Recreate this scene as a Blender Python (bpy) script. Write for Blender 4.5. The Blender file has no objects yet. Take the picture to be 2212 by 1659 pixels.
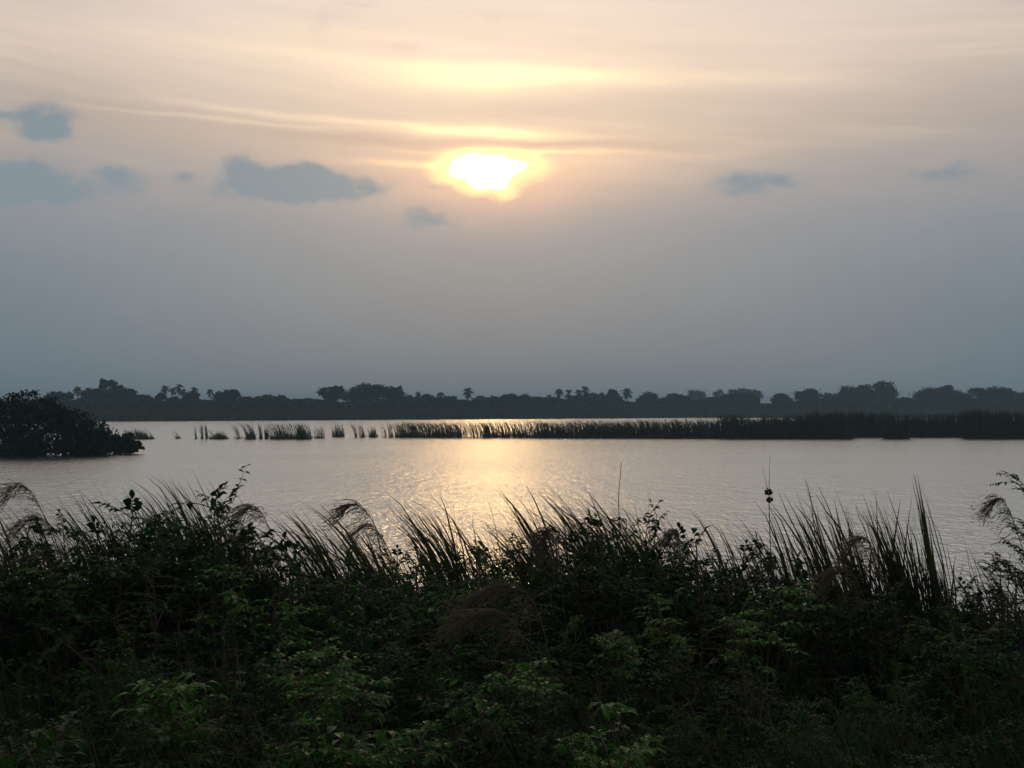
import bpy, math, random
import numpy as np
from mathutils import Vector

PI = math.pi
S = bpy.context.scene
COL = S.collection

# ------------------------------------------------------------------ camera
CAM_H = 4.0
F = 2372.0            # focal length in units of a 2212 x 1659 picture
CX, CY, HY = 1106.0, 829.5, 880.0
PITCH = math.atan((HY - CY) / F)
cam_d = bpy.data.cameras.new('camera')
cam = bpy.data.objects.new('camera', cam_d)
COL.objects.link(cam)
cam_d.sensor_width = 36.0
cam_d.lens = 36.0 * F / 2212.0
cam_d.clip_start = 0.1
cam_d.clip_end = 20000
cam.location = (0, 0, CAM_H)
cam.rotation_euler = (PI / 2 + PITCH, 0, 0)
S.camera = cam


def ray(px, py):
    x, z = (px - CX) / F, (CY - py) / F
    return Vector((x, math.cos(PITCH) - z * math.sin(PITCH), math.sin(PITCH) + z * math.cos(PITCH)))


def at(px, py, d):
    """real point seen at (px, py) at depth d along +Y"""
    r = ray(px, py)
    return Vector((r.x / r.y * d, d, CAM_H + r.z / r.y * d))


def azv(px, py):
    r = ray(px, py)
    return math.atan2(r.x, r.y), r.z / math.hypot(r.x, r.y)


def lin(c):
    return tuple(((x / 255.0) / 12.92 if x / 255.0 <= .04045 else ((x / 255.0 + .055) / 1.055) ** 2.4) for x in c)


# ------------------------------------------------------------------ node helper
class N:
    """a socket of a node tree with arithmetic"""
    def __init__(s, t, sock): s.t, s.s = t, sock
    def _m(s, op, *o, clamp=False):
        n = s.t.nodes.new('ShaderNodeMath'); n.operation = op; n.use_clamp = clamp
        for i, v in enumerate((s,) + o):
            if isinstance(v, N): s.t.links.new(v.s, n.inputs[i])
            else: n.inputs[i].default_value = v
        return N(s.t, n.outputs[0])
    def __add__(s, o): return s._m('ADD', o)
    def __radd__(s, o): return s._m('ADD', o)
    def __sub__(s, o): return s._m('SUBTRACT', o)
    def __mul__(s, o): return s._m('MULTIPLY', o)
    def __rmul__(s, o): return s._m('MULTIPLY', o)
    def __truediv__(s, o): return s._m('DIVIDE', o)
    def sq(s): return s._m('MULTIPLY', s)
    def mx(s, o): return s._m('MAXIMUM', o)
    def mn(s, o): return s._m('MINIMUM', o)
    def exp(s): return s._m('EXPONENT')
    def gauss(s, c, w): return (((s - c) * (1.0 / w)).sq() * -1.0).exp()
    def step(s, a, b, lo=0.0, hi=1.0):
        n = s.t.nodes.new('ShaderNodeMapRange'); n.interpolation_type = 'SMOOTHSTEP'
        s.t.links.new(s.s, n.inputs[0])
        for i, v in enumerate((a, b, lo, hi)): n.inputs[i + 1].default_value = v
        return N(s.t, n.outputs[0])


def mixc(t, fac, a, b, mode='MIX'):
    n = t.nodes.new('ShaderNodeMix'); n.data_type = 'RGBA'; n.blend_type = mode; n.clamp_factor = True
    for i, v in ((0, fac), (6, a), (7, b)):
        if isinstance(v, N): t.links.new(v.s, n.inputs[i])
        elif i == 0: n.inputs[0].default_value = v
        else: n.inputs[i].default_value = tuple(v) + (1.0,)
    return N(t, n.outputs[2])


def noise(t, vec, scale, detail=3, rough=.5, dist=0.0, color=False):
    n = t.nodes.new('ShaderNodeTexNoise')
    n.inputs['Scale'].default_value = scale; n.inputs['Detail'].default_value = detail
    n.inputs['Roughness'].default_value = rough; n.inputs['Distortion'].default_value = dist
    if vec is not None: t.links.new(vec.s, n.inputs['Vector'])
    return N(t, n.outputs['Color' if color else 'Fac'])


def comb(t, x, y, z):
    n = t.nodes.new('ShaderNodeCombineXYZ')
    for i, v in enumerate((x, y, z)):
        if isinstance(v, N): t.links.new(v.s, n.inputs[i])
        else: n.inputs[i].default_value = v
    return N(t, n.outputs[0])


# ------------------------------------------------------------------ sky
SUN_AZ, SUN_V = azv(1058, 368)
SUN_EL = math.atan(SUN_V)
W = bpy.data.worlds.new('World'); S.world = W; W.use_nodes = True
T = W.node_tree; T.nodes.clear()
tc = T.nodes.new('ShaderNodeTexCoord')
sp = T.nodes.new('ShaderNodeSeparateXYZ'); T.links.new(tc.outputs['Generated'], sp.inputs[0])
dx, dy, dz = (N(T, sp.outputs[i]) for i in range(3))
az = dx._m('ARCTAN2', dy)
v = dz / ((dx.sq() + dy.sq())._m('SQRT')).mx(1e-4)
ramp = T.nodes.new('ShaderNodeValToRGB')
VMAX = 1.6
stops = [(-.02, (108, 120, 128)), (0.0, (116, 125, 132)), (.034, (120, 128, 135)), (.076, (126, 133, 141)), (.118, (134, 141, 148)),
         (.16, (146, 149, 155)), (.20, (161, 158, 159)), (.245, (186, 174, 165)), (.287, (206, 191, 180)),
         (.33, (220, 204, 192)), (.38, (229, 214, 202)), (.60, (244, 231, 219)), (.95, (212, 208, 204)), (1.5, (100, 108, 120))]
el = ramp.color_ramp.elements
while len(el) < len(stops): el.new(.5)
for e, (p, c) in zip(el, stops):
    e.position = (p + .05) / (VMAX + .05); e.color = lin(c) + (1,)
# slow unevenness of the veil, so that the bands are not ruled lines
wv = noise(T, comb(T, az * 3.0, v * 5.0, 0.0), 1.6, 3)
vw = v + (wv - .5) * .05
T.links.new(((vw + .05) * (1.0 / (VMAX + .05))).s, ramp.inputs[0])
sky = N(T, ramp.outputs[0])
# the side away from the sun is darker and bluer
side = dy.step(-.35, .8)
sky = mixc(T, side, mixc(T, 1.0, sky, (.26, .30, .36), 'MULTIPLY'), sky)
# cooler tint low down at both flanks
cool = (az - .02).sq().step(.02, .2) * v.step(.24, .05)
sky = mixc(T, cool * .55, sky, mixc(T, 1.0, sky, (.80, .98, 1.06), 'MULTIPLY'))
dim = (az - .0).sq().step(.04, .24) * .22
sky = mixc(T, dim, sky, mixc(T, 1.0, sky, (.62, .66, .70), 'MULTIPLY'))
# cirrus streaks
st = noise(T, comb(T, az * 2.2 + v * 2.0, v * 26.0 + az * 2.4, 0.0), 1.0, 4, .55, .4)
sky = mixc(T, st.step(.46, .66) * v.step(.17, .27) * .22, sky, (1.0, .80, .58))
sky = mixc(T, st.step(.50, .34) * v.step(.20, .28) * .28, sky, mixc(T, 1.0, sky, (.84, .82, .84), 'MULTIPLY'))


def add(col, fac, c):
    return mixc(T, 1.0, col, mixc(T, fac, (0, 0, 0), c), 'ADD')


wq = noise(T, comb(T, az * 9.0, v * 40.0, 3.0), 1.0, 3)
wz = noise(T, comb(T, az * 30.0, v * 45.0, 7.0), 1.0, 3)
vq = v + (wq - .5) * .016
vc = v + (wz - .5) * .020
ac = az + (noise(T, comb(T, az * 30.0, v * 45.0, 17.0), 1.0, 3) - .5) * .035
# wide warm veil above and around the sun
sky = add(sky, az.gauss(SUN_AZ, .24) * v.gauss(.30, .085), (.27, .165, .075))
sky = add(sky, az.gauss(SUN_AZ, .17) * vq.gauss(SUN_V + .002, .034), (.28, .125, .03))
sky = add(sky, az.gauss(SUN_AZ, .075) * vc.gauss(SUN_V - .012, .036), (.26, .09, .02))


def streak(px, py, wx, wy, slope, c):
    """a thin bright or dark veil band; slope in px per px"""
    global sky
    a0, v0 = azv(px, py)
    vv = vq + (az - a0) * slope
    m = az.gauss(a0, wx / F) * vv.gauss(v0, wy / F)
    if c[0] >= 0: sky = add(sky, m, c)
    else: sky = mixc(T, m * -c[0], sky, mixc(T, 1.0, sky, c[1:], 'MULTIPLY'))


streak(1065, 172, 230, 30, .0, (.36, .32, .09))
streak(1050, 150, 520, 14, .05, (.14, .10, .03))
streak(1040, 284, 130, 13, .05, (.62, .48, .12))
streak(880, 274, 420, 8, .055, (.22, .15, .06))
streak(520, 262, 300, 6, .03, (.14, .10, .05))
streak(1290, 172, 420, 15, .05, (.10, .07, .02))
streak(820, 300, 260, 12, .03, (-.5, .80, .76, .80))
streak(1210, 314, 150, 7, .02, (-.6, .78, .74, .76))
streak(1150, 232, 420, 22, .03, (-.25, .86, .85, .88))
streak(930, 358, 130, 9, .02, (.45, .26, .06))
streak(1130, 330, 190, 5, .02, (.50, .32, .06))
streak(1380, 338, 330, 14, -.02, (.10, .05, .02))
# cumulus fragments
CL = lin((128, 145, 156))
cl = {}
for px, py, rx, ry, s in [(92, 258, 62, 40, .85), (20, 250, 50, 16, .6), (110, 280, 40, 22, .8), (70, 385, 90, 48, 1.0), (80, 412, 130, 30, 1.0), (-30, 400, 70, 45, .9),
                          (265, 392, 58, 30, .75), (240, 372, 40, 12, .5), (398, 382, 36, 17, .6), (520, 366, 44, 34, .9),
                          (560, 388, 60, 34, .85), (600, 402, 135, 36, .95), (655, 376, 70, 26, .85), (770, 402, 85, 28, .85), (640, 425, 140, 20, .8),
                          (905, 468, 48, 26, .75), (955, 476, 55, 20, .45), (930, 402, 30, 8, .4), (1630, 392, 105, 32, .72), (1600, 398, 60, 22, .3),
                          (1700, 392, 50, 20, .4), (2045, 378, 78, 24, .85), (345, 490, 50, 24, .22), (440, 505, 80, 26, .2),
                          (735, 20, 50, 26, .20), (775, 6, 40, 10, .35), (690, 55, 26, 40, .22), (770, 100, 110, 16, .12), (870, 104, 40, 14, .25), (1070, 36, 20, 16, .15),
                          (1260, 80, 60, 18, .12), (405, 235, 24, 8, .2), (2212, 0, 50, 12, .5), (1290, 110, 140, 16, .1)]:
    a0, v0 = azv(px, py)
    m = ((((ac - a0) * (F / rx)).sq() + ((vc - v0) * (F / ry)).sq()) * -1.25).exp() * s
    k = 'hi' if py < 200 else 'lo'
    cl[k] = m if k not in cl else cl[k] + m
puff = noise(T, comb(T, az * 60.0, v * 75.0, 5.0), 1.0, 4)
sky = mixc(T, (cl['lo'] * puff.step(.2, .75, .62, 1.3)).step(.02, 1.05, 0.0, .92), sky, CL)
sky = mixc(T, cl['hi'] * .8, sky, lin((204, 182, 176)))
# the veiled sun: ragged white patch, yellow rim
ac2 = az + (ac - az) * .55
core = ((((ac2 - SUN_AZ) * (F / 76.0)).sq() + ((vc - azv(1058, 362)[1]) * (F / 28.0)).sq()))
lowr = (((ac2 - azv(1056, 386)[0]) * (F / 46.0)).sq() + ((vc - azv(1056, 386)[1]) * (F / 25.0)).sq())
core = core.mn(lowr)
topcut = vq.step(SUN_V + 40.0 / F, SUN_V + 28.0 / F)
sky = add(sky, core.step(4.4, .85) * vq.step(SUN_V + 54.0 / F, SUN_V + 30.0 / F), (.70, .52, .08))
sky = add(sky, core.step(1.45, .75) * topcut, (1.4, 1.2, .95))
sky = add(sky, core.step(1.0, .30) * topcut, (3.2, 2.1, .95))
# physical sky under the veil
ns = T.nodes.new('ShaderNodeTexSky'); ns.sky_type = 'NISHITA'; ns.sun_disc = False
ns.sun_elevation = SUN_EL; ns.sun_rotation = SUN_AZ
ns.air_density = 1.5; ns.dust_density = 6.0; ns.ozone_density = 1.0
BG = 0.1
nish = N(T, ns.outputs[0])
tot = mixc(T, .985, nish, mixc(T, 1.0, sky, (1 / BG, 1 / BG, 1 / BG), 'MULTIPLY'))
bg = T.nodes.new('ShaderNodeBackground'); bg.inputs[1].default_value = BG
T.links.new(tot.s, bg.inputs[0])
wo = T.nodes.new('ShaderNodeOutputWorld'); T.links.new(bg.outputs[0], wo.inputs[0])

sl = bpy.data.lights.new('sun', 'SUN'); sun = bpy.data.objects.new('sun', sl); COL.objects.link(sun)
sl.energy = 0.055; sl.angle = math.radians(1.2); sl.color = (1.0, .58, .22)
sd = Vector((math.sin(SUN_AZ) * math.cos(SUN_EL), math.cos(SUN_AZ) * math.cos(SUN_EL), math.sin(SUN_EL)))
sun.rotation_euler = (-sd).to_track_quat('-Z', 'Y').to_euler()
sun.location = (0, 60, 60)


# ------------------------------------------------------------------ materials
def principled(name, col, rough=.6, spec=.5, var=None, scale=4.0, trans=0.0, ior=1.45):
    m = bpy.data.materials.new(name); m.use_nodes = True
    t = m.node_tree; b = t.nodes['Principled BSDF']
    b.inputs['Roughness'].default_value = rough
    b.inputs['IOR'].default_value = ior
    b.inputs['Specular IOR Level'].default_value = spec
    b.inputs['Base Color'].default_value = tuple(col) + (1,)
    c = None
    if var:
        g = t.nodes.new('ShaderNodeNewGeometry')
        oi = t.nodes.new('ShaderNodeObjectInfo')
        r = N(t, g.outputs['Random Per Island'])
        n = noise(t, N(t, g.outputs['Position']), scale, 3)
        f = (r * .6 + n.step(.3, .7) * .4 + (N(t, oi.outputs['Random']) - .5) * .2)._m('MULTIPLY', 1.0, clamp=True)
        c = mixc(t, f, col, var)
        t.links.new(c.s, b.inputs['Base Color'])
    if trans:
        tr = t.nodes.new('ShaderNodeBsdfTranslucent')
        if c: t.links.new(mixc(t, 1.0, c, (1.0, 1.25, .55), 'MULTIPLY').s, tr.inputs[0])
        else: tr.inputs[0].default_value = tuple(col) + (1,)
        ms = t.nodes.new('ShaderNodeMixShader'); ms.inputs[0].default_value = trans
        t.links.new(b.outputs[0], ms.inputs[1]); t.links.new(tr.outputs[0], ms.inputs[2])
        t.links.new(ms.outputs[0], t.nodes['Material Output'].inputs[0])
    return m


M = {
    'leaf': principled('leaf green', (.012, .050, .006), .45, .12, (.030, .098, .010), 3.0, .34),
    'leaf_skylit': principled('skylit leaf green', (.030, .125, .009), .36, .35, (.070, .195, .018), 3.0, .45),  # paler copy of the leaf green, skylight painted into the colour
    'leaf_dark': principled('dark leaf', (.006, .024, .004), .5, .08, (.017, .052, .008), 3.0, .24),
    'reed': principled('reed blade', (.030, .042, .014), .5, .4, (.075, .085, .030), 2.0, .25),
    'cane': principled('reed cane', (.09, .085, .05), .6, .3, (.14, .12, .07), 2.0),
    'grass': principled('bank grass', (.010, .027, .007), .7, .06, (.036, .060, .018), 2.0, .2),
    'plume': principled('plume', (.115, .088, .082), .9, .1, (.21, .16, .14), 5.0, .3),
    'dry': principled('dry grass', (.060, .050, .034), .9, .05, (.14, .115, .08), 3.0, .15),
    'bark': principled('bark', (.055, .045, .035), .85, .2, (.12, .10, .08), 8.0),
    'farleaf': principled('tree foliage', (.028, .042, .019), .95, .02, (.048, .068, .030), .12, .1),
    'farpalm': principled('palm frond', (.032, .044, .020), .6, .3, (.060, .078, .034), .3, .15),
    'marsh': principled('marsh reed', (.035, .042, .020), .8, .2, (.075, .078, .038), .1, .1),
    'midreed': principled('pond reed', (.030, .036, .016), .7, .2, (.062, .066, .030), .3, .12),
    'mangrove': principled('mangrove leaf', (.014, .024, .010), .8, .05, (.026, .038, .015), .3, .08),
    'seed': principled('seed head', (.05, .035, .025), .9, .1, (.09, .06, .045), 20.0),
}


def ground_mat():
    m = bpy.data.materials.new('earth'); m.use_nodes = True
    t = m.node_tree; b = t.nodes['Principled BSDF']
    g = t.nodes.new('ShaderNodeNewGeometry')
    n1 = noise(t, N(t, g.outputs['Position']), 1.2, 6, .6); n2 = noise(t, N(t, g.outputs['Position']), 14, 5, .6)
    t.links.new(mixc(t, n1.step(.3, .7), (.030, .026, .018), (.050, .052, .026)).s, b.inputs['Base Color'])
    b.inputs['Roughness'].default_value = .95
    bp = t.nodes.new('ShaderNodeBump'); bp.inputs['Distance'].default_value = .06
    t.links.new(n2.s, bp.inputs['Height']); t.links.new(bp.outputs[0], b.inputs['Normal'])
    return m


def water_mat():
    m = bpy.data.materials.new('pond water'); m.use_nodes = True
    t = m.node_tree; t.nodes.remove(t.nodes['Principled BSDF'])
    b = t.nodes.new('ShaderNodeBsdfGlossy'); b.inputs['Roughness'].default_value = .175; b.inputs['Color'].default_value = (.95, .97, .96, 1)
    df = t.nodes.new('ShaderNodeBsdfDiffuse'); df.inputs['Color'].default_value = (.050, .054, .044, 1)
    fr = t.nodes.new('ShaderNodeFresnel'); fr.inputs['IOR'].default_value = 1.333
    ms = t.nodes.new('ShaderNodeMixShader')
    t.links.new(N(t, fr.outputs[0])._m('POWER', .25).s, ms.inputs[0])
    t.links.new(df.outputs[0], ms.inputs[1]); t.links.new(b.outputs[0], ms.inputs[2])
    t.links.new(ms.outputs[0], t.nodes['Material Output'].inputs[0])
    g = t.nodes.new('ShaderNodeNewGeometry')
    pos = N(t, g.outputs['Position'])
    def vm(vec, sc, rot):
        n = t.nodes.new('ShaderNodeMapping'); n.inputs['Scale'].default_value = sc; n.inputs['Rotation'].default_value = (0, 0, rot)
        t.links.new(vec.s, n.inputs['Vector']); return N(t, n.outputs[0])
    a = noise(t, vm(pos, (1.3, .75, 1), .5), 1.0, 2, .5, .6)         # wind waves of about a metre
    c = noise(t, vm(pos, (3.6, 2.4, 1), .3), 1.0, 3, .55, .5)        # ripples
    gust = noise(t, vm(pos, (.018, .05, 1), .1), 1.0, 3)
    h = (a * .13 + c * .112 + noise(t, vm(pos, (9, 6.5, 1), .2), 1.0, 2) * .024) * gust.step(.25, .75, .62, 1.15)
    bp = t.nodes.new('ShaderNodeBump'); bp.inputs['Distance'].default_value = 1.0; bp.inputs['Strength'].default_value = 1.0
    t.links.new(h.s, bp.inputs['Height']); t.links.new(bp.outputs[0], b.inputs['Normal']); t.links.new(bp.outputs[0], fr.inputs['Normal']); t.links.new(bp.outputs[0], df.inputs['Normal'])
    return m


M['earth'] = ground_mat(); M['water'] = water_mat()


# ------------------------------------------------------------------ mesh helpers
class G:
    """collects geometry for ONE mesh object"""
    def __init__(s): s.v = []; s.f = []; s.nv = 0
    def put(s, vs, fs):
        s.v.append(np.asarray(vs, dtype=np.float64).reshape(-1, 3)); n = s.nv
        s.f.extend(tuple(i + n for i in f) for f in fs); s.nv += len(s.v[-1])
    def tube(s, pts, radii, sides=4):
        pts = [Vector(p) for p in pts]; vs = []; fs = []
        for i, p in enumerate(pts):
            t = (pts[min(i + 1, len(pts) - 1)] - pts[max(i - 1, 0)]).normalized()
            a = t.cross(Vector((0, 0, 1)) if abs(t.z) < .9 else Vector((1, 0, 0))).normalized(); b = t.cross(a)
            for k in range(sides):
                q = 2 * PI * k / sides
                vs.append(p + (a * math.cos(q) + b * math.sin(q)) * radii[i])
        for i in range(len(pts) - 1):
            for k in range(sides):
                k2 = (k + 1) % sides
                fs.append((i * sides + k, i * sides + k2, (i + 1) * sides + k2, (i + 1) * sides + k))
        s.put(vs, fs)
    def strip(s, pts, widths, side, fold=0.0):
        vs = []; fs = []; n = len(pts); last = None
        for i, p in enumerate(pts):
            t = (pts[min(i + 1, n - 1)] - pts[max(i - 1, 0)])
            sv = side - t * (side.dot(t) / max(t.length_squared, 1e-9))
            if sv.length < 1e-5: sv = Vector((1, 0, 0))
            sv = sv.normalized() * widths[i] * .5
            if fold:
                nn = t.cross(sv).normalized() * widths[i] * fold
                vs += [p - sv + nn, p, p + sv + nn]
            else: vs += [p - sv, p + sv]
        k = 3 if fold else 2
        for i in range(n - 1):
            for j in range(k - 1):
                fs.append((i * k + j, i * k + j + 1, (i + 1) * k + j + 1, (i + 1) * k + j))
        s.put(vs, fs)
    def leaf(s, p, d, up, L, Wd, curl=.25):
        d = d.normalized(); sd_ = d.cross(up)
        if sd_.length < 1e-4: sd_ = d.cross(Vector((1, 0, .1)))
        sd_.normalize(); nn = sd_.cross(d).normalized()
        m = p + d * L * .45 - nn * L * .0
        q = p + d * L * .8 - nn * L * curl * .35
        t = p + d * L - nn * L * curl
        s.put([p, m + sd_ * Wd * .5 + nn * Wd * .16, m, m - sd_ * Wd * .5 + nn * Wd * .16,
               q + sd_ * Wd * .28 + nn * Wd * .1 , q, q - sd_ * Wd * .28 + nn * Wd * .1, t],
              [(0, 1, 2), (0, 2, 3), (1, 4, 5, 2), (2, 5, 6, 3), (4, 7, 5), (5, 7, 6)])
    def cloud(s, cen, size, rng, aspect=.55, droop=0.0):
        """many leaf-shaped faces"""
        n = len(cen)
        u = rng.normal(size=(n, 3)); u[:, 2] -= droop; u /= np.linalg.norm(u, axis=1)[:, None]
        w = rng.normal(size=(n, 3)); w -= u * (u * w).sum(1)[:, None]; w /= np.linalg.norm(w, axis=1)[:, None]
        sz = np.asarray(size)[:, None] if np.ndim(size) else size
        u = u * sz; w = w * sz * aspect
        vs = np.stack([cen - u, cen + w - u * .1, cen + u, cen - w - u * .1], 1).reshape(-1, 3)
        s.put(vs, [(4 * i, 4 * i + 1, 4 * i + 2, 4 * i + 3) for i in range(n)])
    def mesh(s, name, mat, smooth=False):
        me = bpy.data.meshes.new(name)
        me.from_pydata(np.concatenate(s.v).tolist(), [], s.f)
        me.materials.append(mat)
        if smooth: me.polygons.foreach_set('use_smooth', [True] * len(me.polygons))
        me.update()
        return me


def link(name, me, parent=None, loc=(0, 0, 0), **props):
    o = bpy.data.objects.new(name, me); COL.objects.link(o); o.location = loc
    if parent is not None: o.parent = parent
    for k, val in props.items():
        if val: o[k] = val
    return o


def thing(name, label, cat, loc, group=None, rz=0.0, sc=None):
    o = bpy.data.objects.new(name, None); COL.objects.link(o)
    o.empty_display_size = .3
    o.location = loc; o.rotation_euler = (0, 0, rz)
    if sc: o.scale = sc if isinstance(sc, tuple) else (sc, sc, sc)
    o['label'] = label; o['category'] = cat
    if group: o['group'] = group
    return o


def bez(a, b, c, n):
    return [a * (1 - t) ** 2 + b * (2 * t * (1 - t)) + c * t * t for t in [i / n for i in range(n + 1)]]


# ------------------------------------------------------------------ ground and water
def shore_y(px): return 4.0 * F / max(912.0 - 9.0 * min(max(px, -200), 1500) / 1400.0 - HY, 5)


def shore_at_x(x, y=340.0):
    return shore_y(CX + x / y * F)


def ground_z(x, y):
    z0 = np.interp(y, [-50, 2, 4, 6, 9, 12, 15, 18, 22, 30, 60], [2.5, 2.45, 2.05, 1.6, 1.0, .6, .25, -.05, -.4, -.9, -1.5])
    if y < 60: return z0 + .10 * math.sin(x * .9 + y * .7) * math.sin(x * .37 - y * .5)
    s_ = shore_at_x(x)
    return float(np.interp(y - s_, [-40, -8, 2, 30, 400, 9000], [-1.5, -.6, .15, .5, .8, 2.0]))


ys = list(np.arange(-12, 26, .5)) + [28, 32, 40, 60, 100, 160, 220] + list(np.arange(260, 480, 6)) + [520, 600, 800, 1200, 2000, 3400]
xs = [-3000, -1500, -800, -500] + list(np.arange(-330, -30, 30)) + list(np.arange(-30, 30.1, .75)) + list(np.arange(60, 331, 30)) + [500, 800, 1500, 3000]
g = G(); nx = len(xs)
vs = [(x, y, ground_z(x, y)) for y in ys for x in xs]
fs = [(j * nx + i, j * nx + i + 1, (j + 1) * nx + i + 1, (j + 1) * nx + i) for j in range(len(ys) - 1) for i in range(nx - 1)]
g.put(vs, fs)
link('ground', g.mesh('ground', M['earth'], True), kind='structure')
g = G(); g.put([(-2990, 10, 0), (2990, 10, 0), (2990, 600, 0), (-2990, 600, 0)], [(0, 1, 2, 3)])
link('water', g.mesh('water', M['water']), kind='structure')

# ------------------------------------------------------------------ far shore: marsh, scrub, trees
rng = np.random.default_rng(5); rnd = random.Random(5)
g = G()
for i in range(26000):
    px = rng.uniform(-120, 2350); dpt = abs(rng.normal(0, 9)) if rng.random() < .6 else rng.uniform(0, 26)
    y = shore_y(px) + dpt + 1.2 * math.sin(px * .06) + .8 * math.sin(px * .17)
    x = (px - CX) / F * y
    h = rng.uniform(2.7, 4.0) * (1 + .05 * math.sin(px * .021) + .05 * math.sin(px * .07 + 1))
    if dpt < 2: h *= rng.uniform(.4, .95)
    b = Vector((x, y, -.15)); wd = rng.uniform(.10, .26)
    top = b + Vector((rng.normal(-.35, .35), rng.normal(0, .3), h))
    sdv = Vector((1, rng.normal(0, .5), 0)).normalized() * wd
    mid = b.lerp(top, .55) + Vector((.12, 0, 0))
    g.put([b - sdv, b + sdv, mid + sdv * .8, top, mid - sdv * .8], [(0, 1, 2, 4), (4, 2, 3)])
link('marsh_reeds', g.mesh('marsh_reeds', M['marsh']), kind='stuff', label='belt of tall marsh reeds along the far shore of the lake', category='reeds')

g = G()
cs = []; sz = []
for i in range(65000):
    px = rng.uniform(-120, 2350); y = shore_y(px) + rng.uniform(20, 75)
    top = 864.0 + 3.0 * math.sin(px * .019) + 2.2 * math.sin(px * .051 + 1.3) + 1.4 * math.sin(px * .13)
    if 1640 < px < 1668: top = 873
    zt = CAM_H + (HY - top) / F * y
    z = zt - (zt - 1.5) * (rng.random() ** 1.15)
    cs.append(((px - CX) / F * y, y, z)); sz.append(rng.uniform(.35, .80))
g.cloud(np.array(cs), np.array(sz), rng, .7)
link('scrub', g.mesh('scrub', M['farleaf']), kind='stuff', label='low dark scrub behind the far marsh reeds', category='scrub')


def lobed_tree(name, lobes, d, label, cat='tree', n=900, leaf=.55, mat='farleaf', group=None, trunk_px=None, base_z=.5, thick=1.0, bare=False, fill=.55):
    """a tree whose crown is a bunch of leafy lobes; lobes = (px, py, rx, ry) as seen, built at depth d"""
    cx = sum(l[0] * l[2] for l in lobes) / sum(l[2] for l in lobes) if trunk_px is None else trunk_px
    base = at(cx, HY, d); base.z = base_z
    root = thing(name, label, cat, base, group)
    k = d / F; tot = sum(l[2] * l[3] for l in lobes); cs = []; sz = []
    tg = G(); r0 = max(.12, .03 * k * max(l[2] for l in lobes) * 2)
    for px, py, rx, ry in lobes:
        c = at(px, py, d) - base
        c.y += rng.normal(0, rx * k * .25)
        m = max(60, int(n * rx * ry / tot))
        # clumps inside each lobe, so that the outline is uneven and gaps show
        nc = max(8, int(m / 40))
        for _ in range(nc):
            dv = rng.normal(size=3); dv /= np.linalg.norm(dv)
            rr = rng.uniform(.25, 1.0) ** fill
            q = np.array([c.x + dv[0] * rx * k * rr * .88, c.y + dv[1] * rx * k * thick * rr * .88, c.z + dv[2] * ry * k * rr * .88])
            cr = rng.uniform(.12, .26) * min(rx, ry * 1.6) * k
            pts = q + rng.normal(size=(m // nc + 1, 3)) * cr * np.array([1, 1, .62])
            cs.append(pts); sz.append(rng.uniform(.5, 1.2, len(pts)) * leaf)
        e = Vector((c.x, c.y, c.z - ry * k * .2))
        s0 = Vector((rng.normal(0, r0), rng.normal(0, r0), 0))
        mid = s0.lerp(e, .55) + Vector((rng.normal(0, .04), rng.normal(0, .04), .1)) * e.length
        pts = bez(s0, mid, e, 5)
        tg.tube(pts, [r0 * (1 - .75 * i / 5) for i in range(6)], 5)
        for _ in range(3):
            e2 = e + Vector((rng.normal(0, rx * k * .45), rng.normal(0, rx * k * .4), ry * k * rng.uniform(-.1, .5)))
            tg.tube(bez(pts[3], pts[3].lerp(e2, .6) + Vector((0, 0, -.03 * e.length)), e2, 3), [r0 * .35, r0 * .28, r0 * .2, r0 * .1], 4)
    cg = G(); cg.cloud(np.concatenate(cs), np.concatenate(sz), rng, .62)
    link('crown', cg.mesh('crown', M[mat]), root)
    link('trunk', tg.mesh('trunk', M['bark'], True), root)
    return root


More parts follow.
